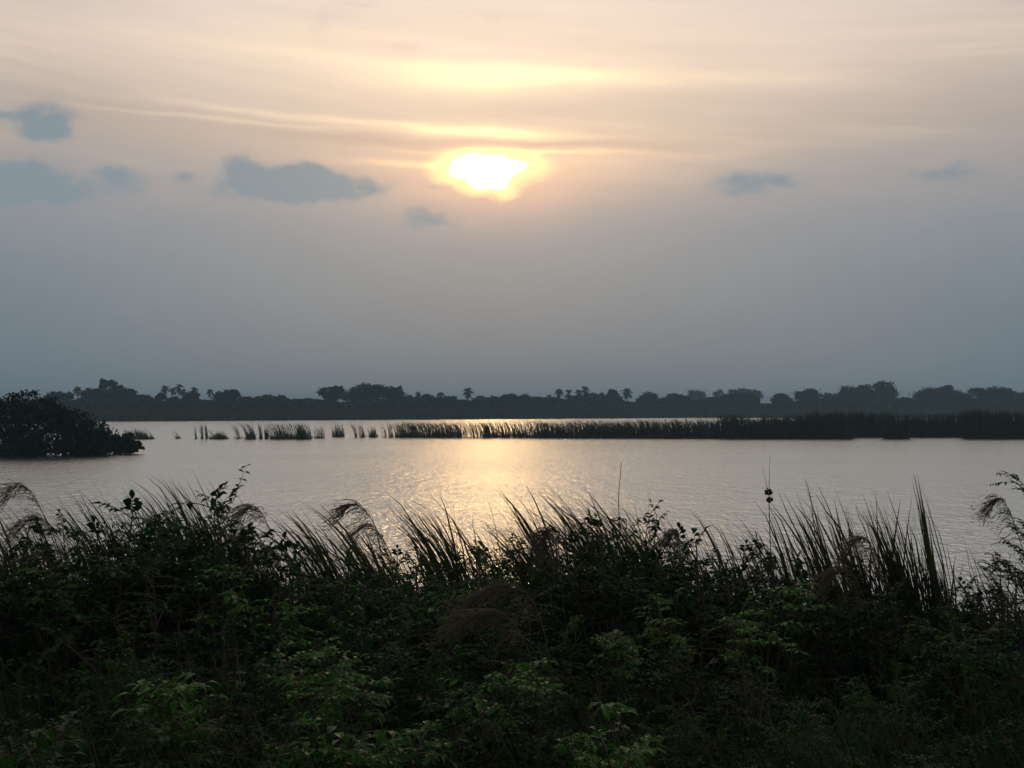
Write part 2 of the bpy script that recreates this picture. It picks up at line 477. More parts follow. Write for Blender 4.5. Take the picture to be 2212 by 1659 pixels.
ON = 'on the far shore'
far_trees = [
    # lobes, depth beyond the shore, label
    ([(136, 856, 22, 9), (112, 858, 14, 8)], 40, 'low rounded tree showing just past the tall mangrove bush ' + ON),
    ([(236, 829, 18, 8), (222, 834, 8, 6), (250, 836, 12, 6), (231, 857, 48, 17), (205, 852, 24, 12), (262, 852, 22, 11), (283, 846, 10, 8)], 55, 'broad dark tree with a taller flat tuft on top, second past the mangrove bush'),
    ([(312, 862, 18, 8), (300, 866, 14, 8)], 45, 'low sloping bushy tree beside a small palm, behind the marsh'),
    ([(347, 859, 9, 8), (372, 866, 16, 7)], 45, 'small dark bush under the cluster of four palms'),
    ([(415, 858, 18, 9), (405, 863, 14, 8)], 48, 'rounded bush below a palm, between the palm cluster and a lone small palm'),
    ([(489, 856, 24, 11), (505, 850, 12, 8), (474, 858, 12, 8)], 50, 'rounded tree touching the small palm above the first reed clumps'),
    ([(532, 864, 14, 6)], 40, 'very low grey green bush on the far shore beside the rounded tree'),
    ([(579, 861, 13, 8), (560, 864, 10, 6)], 50, 'small domed bush with a lower shoulder above the long reed clump'),
    ([(607, 863, 11, 7)], 52, 'small round bush standing next to the small domed bush'),
    ([(641, 868, 22, 5)], 60, 'long flat low bush before the gap beside the tree with a hole'),
    ([(706, 848, 14, 13), (727, 840, 13, 8), (735, 855, 10, 12), (716, 862, 16, 10)], 45, 'tree with a hole of sky showing through its crown'),
    ([(785, 848, 38, 15), (815, 844, 28, 12), (760, 856, 26, 12), (850, 850, 22, 14), (862, 844, 12, 9), (885, 864, 18, 9)], 50, 'widest dark tree of the far shore, long domed crown'),
    ([(922, 858, 12, 5)], 60, 'small flat topped tree between two palms'),
    ([(974, 864, 16, 7), (960, 866, 12, 6)], 55, 'low domed bush at the foot of a palm, beside the lone tall palm'),
    ([(1040, 864, 17, 7), (1064, 863, 16, 6)], 48, 'low bush with two bumps just past the lone tall palm'),
    ([(1102, 861, 20, 9), (1088, 865, 14, 8)], 46, 'domed dark bush in the middle of the far shore under the sun'),
    ([(1134, 862, 13, 9)], 44, 'square shouldered dark bush joined to the domed one under the sun'),
    ([(1163, 864, 20, 6)], 62, 'long low bush leading up to the row of palms'),
    ([(1279, 859, 26, 9), (1248, 864, 22, 8)], 70, 'wide flat bush under the row of tall palms'),
    ([(1325, 851, 11, 9), (1330, 862, 12, 8)], 95, 'pale narrow tree with a slanted top between two palms'),
    ([(1312, 864, 24, 8)], 66, 'low mound of bush beneath the pale narrow tree'),
    ([(1400, 861, 17, 10), (1386, 866, 12, 7)], 60, 'rounded bush with two palms rising behind it'),
    ([(1433, 866, 15, 5)], 80, 'lowest flat bush between the two palm bush and the dark mound'),
    ([(1451, 855, 9, 7), (1462, 864, 27, 11), (1480, 863, 13, 8)], 45, 'dark mound of a tree with a bump on its crown, before the hazy palms'),
    ([(1503, 855, 18, 10)], 300, 'hazy blue tree between two hazy palms'),
    ([(1599, 847, 20, 8), (1631, 854, 14, 11), (1615, 854, 18, 9)], 260, 'hazy pale tree rising behind a long dark bush before the gap in the treeline'),
    ([(1575, 864, 26, 12), (1605, 861, 26, 12), (1630, 867, 12, 9)], 50, 'long dark bush that ends at the gap in the treeline'),
    ([(1685, 861, 15, 10), (1693, 865, 16, 8)], 62, 'small domed tree standing alone just past the gap in the treeline'),
    ([(1748, 858, 27, 13), (1750, 848, 14, 8), (1732, 856, 14, 10)], 75, 'rounded hazy tree next to the small domed tree'),
    ([(1795, 858, 14, 7)], 110, 'thin topped hazy bush wedged between two big trees'),
    ([(1835, 850, 24, 13), (1818, 860, 20, 12), (1848, 862, 24, 16)], 80, 'big hazy tree with a low dome, joined to the tallest tree'),
    ([(1871, 842, 15, 10), (1874, 858, 18, 16)], 84, 'middle hazy tree of three joined, with a small bump on top'),
    ([(1908, 836, 19, 12), (1922, 848, 14, 11), (1905, 858, 22, 18)], 78, 'tallest broad tree of the far shore with a round head'),
    ([(1953, 866, 18, 7)], 70, 'low flat bush between the tallest tree and the wide domed trees'),
    ([(2020, 854, 34, 15), (2045, 840, 11, 8), (1998, 857, 20, 13), (2052, 856, 22, 13), (2025, 868, 40, 12)], 60, 'wide domed tree with a small knob on its crown'),
    ([(2085, 862, 20, 10)], 66, 'low shoulder of bush between the two widest domed trees'),
    ([(2113, 849, 16, 11), (2140, 850, 26, 12), (2173, 851, 20, 11), (2145, 865, 44, 14)], 58, 'flat topped long tree last before the picture edge'),
    ([(2212, 858, 14, 11)], 75, 'tree cut by the picture edge beside the flat topped long tree'),
]
for lobes, dd, lab in far_trees:
    d = shore_y(sum(l[0] for l in lobes) / len(lobes)) + dd
    lobes = [(l[0], l[1], l[2] * 1.16, l[3] * 1.1) for l in lobes]
    area = sum(l[2] * l[3] for l in lobes) * (d / F) ** 2
    lobed_tree('broad_tree' if max(l[2] for l in lobes) > 13 else 'bush', lobes, d, lab, 'tree' if max(l[2] for l in lobes) > 13 else 'bush',
               n=int(1200 + area * 100), leaf=.5, trunk_px=None)


def palm_meshes(seed):
    """unit palm: trunk 1 high, fronds of length about 1 as a separate mesh (scaled by copying into real size)"""
    r = random.Random(seed)
    def build(H, R):
        tg = G(); bend = r.uniform(-.06, .06) * H
        tp = [Vector((bend * (t * t), 0, H * t)) for t in [i / 7 for i in range(8)]]
        tg.tube(tp, [.24 - .10 * i / 7 for i in range(8)], 7)
        cg = G(); top = tp[-1]
        nf = 34
        for i in range(nf):
            a = i * 2.399 + r.uniform(-.2, .2); e = r.uniform(-1.25, 1.2) if i > 5 else r.uniform(.6, 1.4)
            L = R * r.uniform(.85, 1.15)
            dv = Vector((math.cos(a) * math.cos(e), math.sin(a) * math.cos(e), math.sin(e)))
            p1 = top + dv * L * .62; p2 = top + dv * L * .85 + Vector((0, 0, -L * r.uniform(.3, .55)))
            ax = bez(top, p1, p2, 6)
            cg.tube(ax, [.05, .045, .04, .035, .03, .02, .01], 3)
            sdv = Vector((-math.sin(a), math.cos(a), 0))
            for j in range(1, 7):
                for k in range(3):
                    q = ax[j - 1].lerp(ax[j], k / 3)
                    tl = L * .26 * math.sin(PI * min(.96, (j - 1 + k / 3) / 6 * .85 + .15))
                    tdir = (ax[j] - ax[j - 1]).normalized()
                    for sgn in (-1, 1):
                        e3 = q + (sdv * sgn * .75 + tdir * .45 + Vector((0, 0, -.55))) * tl
                        wv_ = tdir * .075 * R / 2.4
                        cg.put([q - wv_, q + wv_, q.lerp(e3, .6) + wv_, e3, q.lerp(e3, .6) - wv_], [(0, 1, 2, 4), (4, 2, 3)])
        for i in range(6):      # hanging nuts and dead skirt
            a = i * 1.05
            q = top + Vector((math.cos(a) * .3, math.sin(a) * .3, -.35))
            cg.tube([q + Vector((0, 0, .16)), q, q + Vector((0, 0, -.16))], [.04, .16, .04], 5)
        return tg.mesh('palm_trunk', M['bark'], True), cg.mesh('palm_crown', M['farpalm'])
    return build


palms = [  # px, py of crown centre, crown radius px, beyond shore, label
    (170, 841, 9, 120, 'palm standing alone above the trees nearest the mangrove bush'),
    (291, 848, 7, 110, 'small palm beside the broad tree with the flat tuft'),
    (359, 838, 9, 130, 'first palm of the close cluster of four, on the mangrove side'),
    (371, 843, 8, 135, 'second and lower palm inside the close cluster of four'),
    (383, 836, 9, 130, 'tallest palm of the close cluster of four'),
    (393, 846, 8, 140, 'last palm of the close cluster of four, lower than its neighbour'),
    (418, 842, 8, 130, 'palm rising from a rounded bush right after the cluster of four'),
    (455, 846, 7, 130, 'small palm growing out of the side of a rounded tree'),
    (906, 850, 6.5, 100, 'small slim palm just past the widest dark tree'),
    (953, 852, 8, 100, 'ragged palm between the small slim palm and the lone tall one'),
    (1008, 845, 11, 90, 'lone tall palm with a full oval crown almost below the sun'),
    (1185, 856, 6, 110, 'shortest palm at the start of the row of palms'),
    (1208, 847, 10, 105, 'big palm second in the row, with a round full head'),
    (1231, 848, 9, 110, 'palm in the row with a pointed head, beside the round one'),
    (1251, 848, 8, 115, 'lower palm of the row leaning against the tallest one'),
    (1261, 841, 10, 105, 'tallest palm at the end of the row of palms'),
    (1299, 851, 6, 240, 'faint far palm showing over a low mound of bush'),
    (1356, 846, 11, 110, 'large ragged palm standing by itself beyond the row'),
    (1400, 850, 7, 120, 'taller of the two palms behind one rounded bush'),
    (1411, 854, 8, 125, 'lower of the two palms behind one rounded bush'),
    (1493, 846, 7, 330, 'hazy palm on one side of the hazy blue tree, nearer the dark mound'),
    (1520, 850, 7, 330, 'hazy palm on the gap side of the hazy blue tree'),
    (1547, 850, 8, 320, 'hazy wide palm of the pair before the hazy pale tree'),
    (1558, 845, 7, 320, 'hazy tall slim palm of the pair before the hazy pale tree'),
    (1575, 844, 5.5, 360, 'smallest hazy palm over the long dark bush'),
]
for i, (px, py, r, dd, lab) in enumerate(palms):
    d = shore_y(px) + dd; p = at(px, py, d); R = r / F * d * 1.5
    tm, cm = palm_meshes(100 + i)(p.z - .6, R)
    root = thing('palm_tree', lab, 'palm tree', (p.x, d, .6), 'palms along the far shore')
    link('crown', cm, root); link('trunk', tm, root)

# ------------------------------------------------------------------ mangrove bushes at the near end of the far water
MANG = [
    ([(40, 868, 52, 32), (100, 882, 42, 28), (-40, 872, 60, 36), (10, 915, 70, 44), (85, 925, 70, 44), (-70, 930, 70, 50), (40, 958, 95, 30), (140, 896, 34, 22), (20, 972, 110, 16), (110, 968, 50, 17), (0, 982, 80, 7), (90, 981, 60, 7)], 91, 4200,
     'tallest dark mangrove bush at the water, cut by the picture edge'),
    ([(160, 912, 44, 24), (195, 928, 40, 22), (150, 940, 50, 32), (200, 950, 46, 28), (165, 966, 62, 19), (190, 970, 60, 13), (180, 980, 70, 6)], 92, 2600,
     'middle dark mangrove bush stepping down towards the open water'),
    ([(232, 944, 26, 14), (262, 950, 24, 13), (286, 957, 18, 10), (250, 962, 44, 16), (296, 968, 15, 9), (222, 958, 30, 18), (278, 938, 10, 5), (240, 971, 48, 10), (250, 976, 50, 5)], 95, 1500,
     'lowest mangrove bush with see-through leafy twigs over the water'),
]
for lobes, d, n, lab in MANG:
    lobed_tree('mangrove_bush', lobes, d, lab, 'bush', n=int(n * 3.2), leaf=.155, mat='mangrove', base_z=-.1, thick=.8, fill=.45)


# ------------------------------------------------------------------ reeds standing in the lake
def reed_mesh(name, pts, mat, seed, wl=.036):
    """pts: (px_base0, px_base1, base_py, top_py, lean px, count, short count, short top py)"""
    r = np.random.default_rng(seed); g_ = G(); o = None
    for b0, b1, bpy_, tpy, lean, n, ns, stp in pts:
        d0 = 4.0 * F / (bpy_ - HY)
        if o is None: o = at((b0 + b1) / 2, HY, d0); o.z = -.1
        for i in range(n + ns):
            sh = i >= n
            px = r.uniform(b0, b1) if r.random() < .6 else np.clip(r.normal((b0 + b1) / 2, (b1 - b0) * .25), b0, b1)
            d = d0 + abs(r.normal(0, 1.0)) + r.uniform(0, .6)
            a = at(px, HY, d); a.z = -.1
            dome = r.uniform(.6, 1.15) if name == 'reed_bed' and b0 < 1600 else 1 - .55 * min(1.2, abs(px - (b0 + b1) / 2) / max(1, (b1 - b0) / 2)) ** 2 if b1 - b0 > 9 and name == 'reed_clump' else 1
            t_py = (bpy_ - (bpy_ - stp) * r.uniform(.3, 1.25) * dome) if sh else (tpy + abs(r.normal(0, 5)) + r.uniform(0, 5))
            ln = (lean * r.uniform(.4, 1.7) if not sh else lean * r.uniform(-.5, .8)) + r.normal(0, 1.2)
            c = at(px + ln, t_py, d + r.normal(0, .3))
            m = a.lerp(c, .55); m.x = a.x + (c.x - a.x) * r.uniform(-.1, .25); m.z = a.z + (c.z - a.z) * r.uniform(.6, .85)
            w = wl * r.uniform(.6, 1.5) * (1.3 if sh else 1)
            sdv = Vector((1, r.normal(0, .6), 0)).normalized()
            g_.strip([p - o for p in bez(a, m, c, 4)], [w, w, w * .9, w * .65, w * .12], sdv)
    return g_.mesh(name, mat), o


clumps = [
    ([(268, 332, 949, 926, -10, 60, 200, 934), (276, 318, 949, 920, -8, 40, 60, 930), (300, 333, 949, 938, -8, 30, 90, 942)], 'sloping grass clump beside the lowest mangrove bush'),
    ([(380, 391, 948, 926, -9, 8, 40, 941)], 'tiny isolated reed tuft with one wisp, in open water'),
    ([(422, 426, 948, 919, -3, 9, 5, 940)], 'single thin upright bundle of reeds before the two stalk clump'),
    ([(434, 440, 948, 911, -5, 16, 8, 940)], 'upright reed stalk bundle, first of two standing side by side'),
    ([(444, 450, 948, 912, -5, 20, 8, 938)], 'upright reed stalk bundle, second of two, beside the low domed clump'),
    ([(454, 494, 949, 924, -14, 14, 170, 937), (462, 486, 949, 928, -8, 20, 60, 932)], 'low domed reed clump with a few wisps above it'),
    ([(512, 522, 948, 912, -15, 16, 26, 942)], 'curved reed stalks bending away from the long reed clump'),
    ([(530, 553, 949, 910, -14, 40, 110, 930)], 'dense leaning reed clump first of the long row'),
    ([(560, 568, 948, 911, -5, 20, 30, 936)], 'slim tall reed bundle just after the first dense clump of the long row'),
    ([(572, 581, 948, 918, -3, 20, 40, 930)], 'shorter slim reed bundle touching the widest dense clump'),
    ([(584, 640, 949, 910, -12, 95, 260, 932)], 'widest dense clump in the long row of reeds'),
    ([(638, 674, 949, 910, -12, 70, 200, 928), (640, 660, 949, 914, -4, 40, 60, 920)], 'dense tall clump that ends the solid part of the long row'),
    ([(676, 696, 947, 920, -6, 14, 50, 942), (686, 703, 947, 916, -7, 22, 20, 938)], 'thin arching reeds at the open end of the long row'),
    ([(718, 744, 944, 911, -4, 45, 110, 926)], 'lone square reed clump standing in open water between gaps'),
    ([(766, 772, 945, 911, -10, 14, 8, 936)], 'single thin slanting bundle of reeds after the lone square clump'),
    ([(778, 791, 945, 911, -9, 22, 40, 934), (796, 815, 945, 917, -5, 30, 70, 930)], 'two headed reed clump joined at the waterline'),
    ([(826, 836, 945, 913, -7, 12, 20, 940)], 'sparse open reed tuft second last before the continuous reed bed'),
    ([(840, 850, 945, 911, -5, 22, 20, 936)], 'narrow reed tuft last before the continuous reed bed'),
]
for i, (pts, lab) in enumerate(clumps):
    me, o = reed_mesh('reed_clump', pts, M['midreed'], 40 + i)
    link('reed_clump', me, None, o, label=lab, category='reeds', group='reed clumps standing in the lake')

bed = []
r_ = random.Random(8); px = 858.0
while px < 1560:
    w = r_.uniform(14, 26); t_ = (px - 858) / 700
    thin = 985 < px < 1025 or 1062 < px < 1100 or 1090 < px < 1150
    tall = 1024 <= px <= 1062
    top = 909 - 6 * t_ + r_.uniform(-2, 2)
    low = (938 - 31 * t_) + r_.uniform(-3, 3)
    bed.append((px - 3, px + w + 3, 945 + 2.0 * t_, top, -11, int(w * (1.4 if thin else 3.0 if not tall else 4)), int(w * (2.5 if thin else 5.5)), 944 if 985 < px < 1025 else (931 if tall else low)))
    px += w
while px < 2330:
    w = r_.uniform(18, 30); t_ = (px - 1560) / 700
    top = 896 - 5 * min(1, t_ * 3) + 2.5 * math.sin(px * .02) + 1.5 * math.sin(px * .071) - (8 if 2080 < px < 2200 else 0) * .6 + r_.uniform(-2.5, 2.5)
    by = 947.5 - 3.5 * (1 if 1830 < px < 1900 or 1960 < px < 2060 else 0)
    bed.append((px - 3, px + w + 3, by, top, -7, int(w * 5), int(w * 7), top + 8 + 6 * max(0, 1 - (px - 1560) / 150)))
    px += w
me, o = reed_mesh('reed_bed', bed, M['midreed'], 99, .055)
link('reed_bed', me, None, o, kind='stuff', label='long continuous bed of dark reeds crossing the lake', category='reeds')

#FOREGROUND#
# ------------------------------------------------------------------ near bank: shrubs, reeds, plumes
R0 = random.Random(21)


def rv(r, s=1.0): return Vector((r.gauss(0, s), r.gauss(0, s), r.gauss(0, s)))


def twig(lg, sg, r, p, d, L, nl, ll, lw, pinnate=True, rad=.004, droop=.25):
    """a twig with leaf pairs"""
    e = p + d * L + Vector((0, 0, -droop * L * r.uniform(.2, 1)))
    ax = bez(p, p + d * L * .55 + Vector((0, 0, .06 * L)), e, 4)
    sg.tube(ax, [rad, rad * .9, rad * .7, rad * .5, rad * .3], 3)
    for i in range(nl):
        t = .18 + .82 * (i + 1) / nl
        k = min(3, int(t * 4 - 1e-6)); q = ax[k].lerp(ax[k + 1], t * 4 - k)
        td = (ax[k + 1] - ax[k]).normalized()
        side = td.cross(Vector((0, 0, 1)))
        if side.length < .05: side = Vector((1, 0, 0))
        side.normalize(); up = side.cross(td)
        sz = ll * r.uniform(.7, 1.15)
        if i == nl - 1: lg.leaf(q, td + rv(r, .15), up, sz * 1.1, lw * sz / ll, .3); continue
        for s_ in ((-1, 1) if pinnate else ((-1,) if i % 2 else (1,))):
            dd = side * s_ * (1 if pinnate else .9) + td * r.uniform(.35, .75) + Vector((0, 0, r.uniform(-.5, .25))) + rv(r, .15)
            lg.leaf(q, dd, (up + rv(r, .25)).normalized(), sz, lw * sz / ll, r.uniform(.15, .4))


def shrub_mesh(seed, H, R, ns=18, nt=19, nl=5, ll=.06, lw=.028, pinnate=True, lean=-.1, top_heavy=.3):
    r = random.Random(seed); lg, sg = G(), G()
    for i in range(ns):
        a = i * 2.399 + r.uniform(-.4, .4); ro = R * math.sqrt((i + .5) / ns) * r.uniform(.8, 1.15)
        h = H * (1 - .5 * (ro / R) ** 2) * r.uniform(.80, .97)
        if i == 0: h = H
        b = Vector((r.gauss(0, .08), r.gauss(0, .08), -.05))
        e = Vector((math.cos(a) * ro + lean * h, math.sin(a) * ro, h * .93))
        ax = bez(b, b + Vector((math.cos(a) * ro * .25, math.sin(a) * ro * .25, h * .6)), e, 8)
        sg.tube(ax, [.013 * (1 - .8 * k / 8) * H for k in range(9)], 4)
        for j in range(nt):
            t = top_heavy + (1 - top_heavy) * ((j + r.random()) / nt) ** .8
            k = min(7, int(t * 8)); q = ax[k].lerp(ax[k + 1], t * 8 - k)
            aa = r.uniform(0, 2 * PI); el_ = r.uniform(-.15, .9)
            dv = Vector((math.cos(aa) * math.cos(el_), math.sin(aa) * math.cos(el_), math.sin(el_)))
            twig(lg, sg, r, q, dv, r.uniform(.16, .36) * (1.2 - .4 * t), r.randint(max(2, nl - 2), nl + 1), ll, lw, pinnate)
        twig(lg, sg, r, ax[-1], ((ax[-1] - ax[-2]).normalized() + rv(r, .5)).normalized(), .12, nl, ll, lw, pinnate, droop=.1)
    return sg.mesh('shrub_stems', M['bark']), lg


SHR = []
for i, (H, R, kw, mat) in enumerate([
        (1.6, .75, dict(), 'leaf'), (1.6, .70, dict(ll=.075, lw=.042, pinnate=False, nl=6, nt=15), 'leaf_dark'),
        (1.6, .80, dict(ll=.048, lw=.020, nl=6), 'leaf'), (1.6, .62, dict(ll=.085, lw=.034, pinnate=False, nl=7, nt=15), 'leaf'),
        (1.6, .85, dict(ll=.055, lw=.026), 'leaf_dark'), (1.6, .70, dict(ll=.065, lw=.036), 'leaf_dark')]):
    sm, lg = shrub_mesh(300 + i, H, R, **kw)
    SHR.append((sm, lg.mesh('shrub_foliage', M[mat])))


def shrub(kind, px, ptop, d, label, group=None, rz=None, wide=1.0):
    p = at(px, ptop, d); gz = ground_z(p.x, d)
    h = p.z - gz; s_ = h / 1.6
    root = thing('shrub', label, 'shrub', (p.x, d, gz), group, R0.uniform(0, 6.28) if rz is None else rz, (max(s_, .55) * wide, max(s_, .55) * wide, s_))
    link('stems', SHR[kind][0], root); link('foliage', SHR[kind][1], root)
    return root


TH = 'in the thicket on the near bank'
back_row = [
    (5, 20, 1195, 10.6, 'shrub at the picture edge below a feathery plume', 1.0),
    (0, 125, 1098, 10.8, 'narrow leafy shrub just beside the large arching plume at the picture edge', .75),
    (2, 215, 1135, 11.2, 'low open shrub in the dip before the tallest green shrub', .9),
    (0, 300, 1085, 11.0, 'green shrub with reed blades leaning across it, beside the tallest green shrub', .9),
    (3, 400, 1085, 10.8, 'bushy shoulder of leaves joined to the tallest green shrub', .8),
    (0, 462, 1040, 10.8, 'tallest green shrub with a vine shoot sticking up from it', .85),
    (5, 545, 1150, 10.7, 'dark shrub below the pale plume next to the tallest green shrub', .9),
    (1, 640, 1175, 10.9, 'dark shrub under the bent reed blades, past the pale plume', 1.0),
    (2, 745, 1190, 11.0, 'dark shrub under the drooping dark plume', 1.0),
    (4, 850, 1180, 10.6, 'dark shrub at the foot of the reeds beside the sun glitter', 1.0),
    (2, 945, 1205, 10.8, 'low shrub right under the sun glitter on the water', .9),
    (3, 1030, 1165, 11.2, 'leafy shrub standing against the golden glitter', .8),
    (0, 1110, 1150, 11.0, 'shrub where the dense leaning reed clump begins', .8),
    (4, 1205, 1130, 11.0, 'dark shrub behind the dusky round plume', .9),
    (5, 1290, 1115, 11.1, 'dark shrub at the foot of the long leaning reeds past the glitter', .8),
    (3, 1345, 1088, 11.0, 'pointed leafy shrub at the base of the thin bare twig', .62),
    (0, 1420, 1080, 11.1, 'airy shrub with a leafy tip against the pale water', .55),
    (1, 1475, 1140, 10.8, 'dark rounded shrub topped by a dark seed head', .8),
    (4, 1560, 1180, 11.0, 'low shrub under thin slanting blades, before the whorled weed', .9),
    (5, 1650, 1165, 10.8, 'shrub from which the whorled weed stalk rises', .8),
    (2, 1750, 1205, 10.9, 'low shrub under the first upright reeds', .9),
    (1, 1850, 1215, 10.6, 'low dark shrub below the brown drooping plume among upright reeds', .9),
    (4, 1960, 1245, 10.8, 'low shrub at the base of the thick upright reed clump', .9),
    (0, 2075, 1262, 10.6, 'lowest shrub in the gap between the tall lone reed clump and the thorn tree', .8),
    (2, 2165, 1220, 10.4, 'shrub tucked under the spreading thorn tree', .9),
]
for k, px, pt, d, lab, wd in back_row:
    shrub(k, px, pt, d, lab, None, None, wd)
MASS = 'dark leafy shrub in the shaded tangle low on the near bank'
for d, pts_, n in ((9.0, 1262, 16), (7.6, 1385, 15), (6.4, 1475, 13), (5.4, 1565, 12), (4.6, 1660, 11)):
    for i in range(n):
        px = -60 + 2330 * (i + .5) / n + R0.uniform(-60, 60)
        shrub(R0.choice([1, 4, 5, 0, 2, 3]), px, pts_ + R0.choice([-70, -35, -10, 20, 45, 70]) + R0.uniform(-20, 20), d + R0.uniform(-.5, .5), MASS, 'shrubs of the shaded tangle', None, R0.uniform(.85, 1.15))

PROF = [(0, 1200), (100, 1130), (180, 1135), (240, 1110), (330, 1100), (430, 1075), (480, 1080), (540, 1140), (620, 1190), (700, 1200), (780, 1200), (850, 1195), (950, 1225), (1020, 1200), (1100, 1175),
        (1200, 1160), (1300, 1150), (1350, 1130), (1420, 1145), (1480, 1160), (1560, 1200), (1650, 1195), (1740, 1225), (1850, 1235), (1960, 1250), (2060, 1268), (2130, 1245), (2212, 1210)]
for i in range(26):
    px = -20 + 2260 * (i + .5) / 26 + R0.uniform(-25, 25)
    pt = float(np.interp(px, [p[0] for p in PROF], [p[1] for p in PROF]))
    shrub(R0.choice([1, 4, 5, 1, 4, 0]), px, pt + R0.uniform(-30, 12), 10.0 + R0.uniform(-.3, .3), MASS, 'shrubs of the shaded tangle', None, R0.uniform(.9, 1.1))

# bright plants; skylight on them is put into a lighter leaf colour
sprigs = [
    (480, 1215, 9.0, 'bright green sprig below the tallest green shrub'),
    (395, 1440, 6.0, 'bright green leafy sprig low in the dark tangle under the tallest shrub'),
    (705, 1390, 6.6, 'bright sprig with broad leaves in the dark tangle below the drooping plume'),
    (790, 1440, 6.2, 'bright sprig with drooping leaves beside the broad leaved one'),
    (735, 1575, 5.2, 'large bright leafy spray close to the bottom edge, below the broad leaved sprigs'),
    (860, 1590, 5.2, 'small bright sprig with three hanging leaves near the bottom edge'),
    (445, 1545, 5.5, 'dim green sprig between the two lowest bright sprays'),
    (990, 1275, 8.8, 'upright pale tipped sprig just under the sun glitter'),
    (1060, 1470, 6.0, 'long leaning spray of bright leaves under the brown plume grass'),
    (1140, 1420, 6.4, 'bright yellow green sprig at the foot of the brown plume grass'),
    (1395, 1500, 5.6, 'hanging chain of small yellow green leaves low in the tangle'),
    (1450, 1285, 8.6, 'bright domed sprig below the airy shrub'),
    (1350, 1330, 8.0, 'second bright sprig down the slope from the domed one'),
    (1715, 1260, 8.8, 'tall bright sprig below the whorled weed'),
    (1650, 1330, 7.8, 'wide green sprig down the slope from the whorled weed'),
    (120, 1205, 9.4, 'green sprig below the narrow shrub beside the arching plume'),
    (40, 1590, 5.0, 'dim green sprig at the bottom corner of the thicket'),
    (2120, 1330, 7.8, 'dim green sprig on the bank below the thorn tree'),
    (1340, 1600, 4.9, 'small bright sprig near the bottom edge below the hanging chain of leaves'),
    (600, 1265, 8.8, 'small bright sprig among the grass below the pale plume'),
]
for i, (px, pt, d, lab) in enumerate(sprigs):
    p = at(px, pt, d); gz = ground_z(p.x, d); h = p.z - gz + .03
    r = random.Random(700 + i); lg, sg = G(), G(); pin = i % 3 != 1
    for j in range(7 if i != 10 else 2):
        a = r.uniform(0, 6.28); e = Vector((math.cos(a) * r.uniform(.02, .26) - .05, math.sin(a) * r.uniform(.02, .22), h * r.uniform(.80, 1.0)))
        ax = bez(Vector((r.gauss(0, .03), r.gauss(0, .03), -.05)), Vector((e.x * .2, e.y * .2, h * .6)), e, 6)
        sg.tube(ax, [.007, .0065, .006, .005, .004, .003, .002], 4)
        for q in range(5 if i != 10 else 12):
            t = r.uniform(.68, 1.0) if i != 10 else r.uniform(.3, 1)
            k = min(5, int(t * 6)); b = ax[k].lerp(ax[k + 1], t * 6 - k); aa = r.uniform(0, 6.28)
            twig(lg, sg, r, b, Vector((math.cos(aa), math.sin(aa), r.uniform(.0, .6))).normalized(), r.uniform(.10, .22) if i != 10 else .05, r.randint(3, 5) if i != 10 else 2,
                 .062 if pin else .085, .030 if pin else .046, pin, .003)
    root = thing('leafy_sprig', lab, 'plant', (p.x, d, gz))
    link('foliage', lg.mesh('sprig_foliage', M['leaf_skylit'] if i not in (6, 16, 17) else M['leaf']), root); link('stems', sg.mesh('sprig_stems', M['cane']), root)


# reeds with long wind-bent blades
def bank_reeds(label, bundles, d, seed, wl=.025, cat='reeds', upright=False):
    """bundles: (px_base, py_hint, px_tip, py_tip, n, spread_px)"""
    r = random.Random(seed); lg, sg = G(), G(); o = None
    for bx, tx, ty, n, spr in bundles:
        n = int(n * 1.7)
        a0 = at(bx, HY, d); a0.z = ground_z(a0.x, d) - .05
        if o is None: o = a0.copy()
        for i in range(n):
            dd = d + r.gauss(0, .16)
            a = Vector((a0.x + r.gauss(0, .055), dd, a0.z))
            f = 1.0 if i == 0 else r.uniform(.66, 1.0)
            odd = r.random() < .14 and i
            tp = at(tx + r.gauss(0, spr) * (1 if i else 0) + (r.uniform(20, 150) if odd else 0), ty + abs(r.gauss(0, spr * .35)) * (1 if i else 0), dd + r.gauss(0, .15))
            vec = tp - a
            c = a + vec * f; c.z = a.z + vec.z * (f ** .9)
            L = vec.length
            m = a.lerp(c, .5); m.x = a.x + (c.x - a.x) * (r.uniform(.25, .42) if upright else r.uniform(.04, .18)); m.z = a.z + (c.z - a.z) * (r.uniform(.56, .68) if upright else r.uniform(.66, .80))
            sag = r.random()
            ax = bez(a, m, c, 9)
            if sag < .07:      # snapped blade
                for k in (6, 7, 8, 9): ax[k] = ax[5] + Vector((-.10, .02, -.075)) * (k - 5) * r.uniform(.8, 1.2)
            if sag > .55:      # blade tip blown over
                for k in (7, 8, 9): ax[k] = ax[k] + Vector((-.04, 0, -.035)) * (k - 6) * L * .28 * r.uniform(.3, 1.1)
            w = wl * r.uniform(.65, 1.3)
            sdv = Vector((r.gauss(0, .5), r.gauss(0, .8), r.gauss(0, .4)))
            lg.strip([q - o for q in ax], [w * .5, w * .6, w * .75, w * .95, w, w, w * .9, w * .7, w * .42, w * .06], sdv, .22)
        for i in range(max(1, n // 6)):
            c = at(tx + r.gauss(0, spr), ty, d); a = a0 + Vector((r.gauss(0, .06), r.gauss(0, .06), 0)); e = a.lerp(c, .6); e.x = a.x + (c.x - a.x) * .35
            ax = bez(a, a.lerp(e, .5) + Vector((.03, 0, .1)), e, 5)
            sg.tube([q - o for q in ax], [.008, .0075, .007, .006, .005, .003], 5)
    root = thing('reed_clump', label, 'reeds', o, 'leaning reed clumps on the near bank')
    link('blades', lg.mesh('reed_blades', M['reed']), root); link('stems', sg.mesh('reed_stems', M['cane'], True), root)
    return root


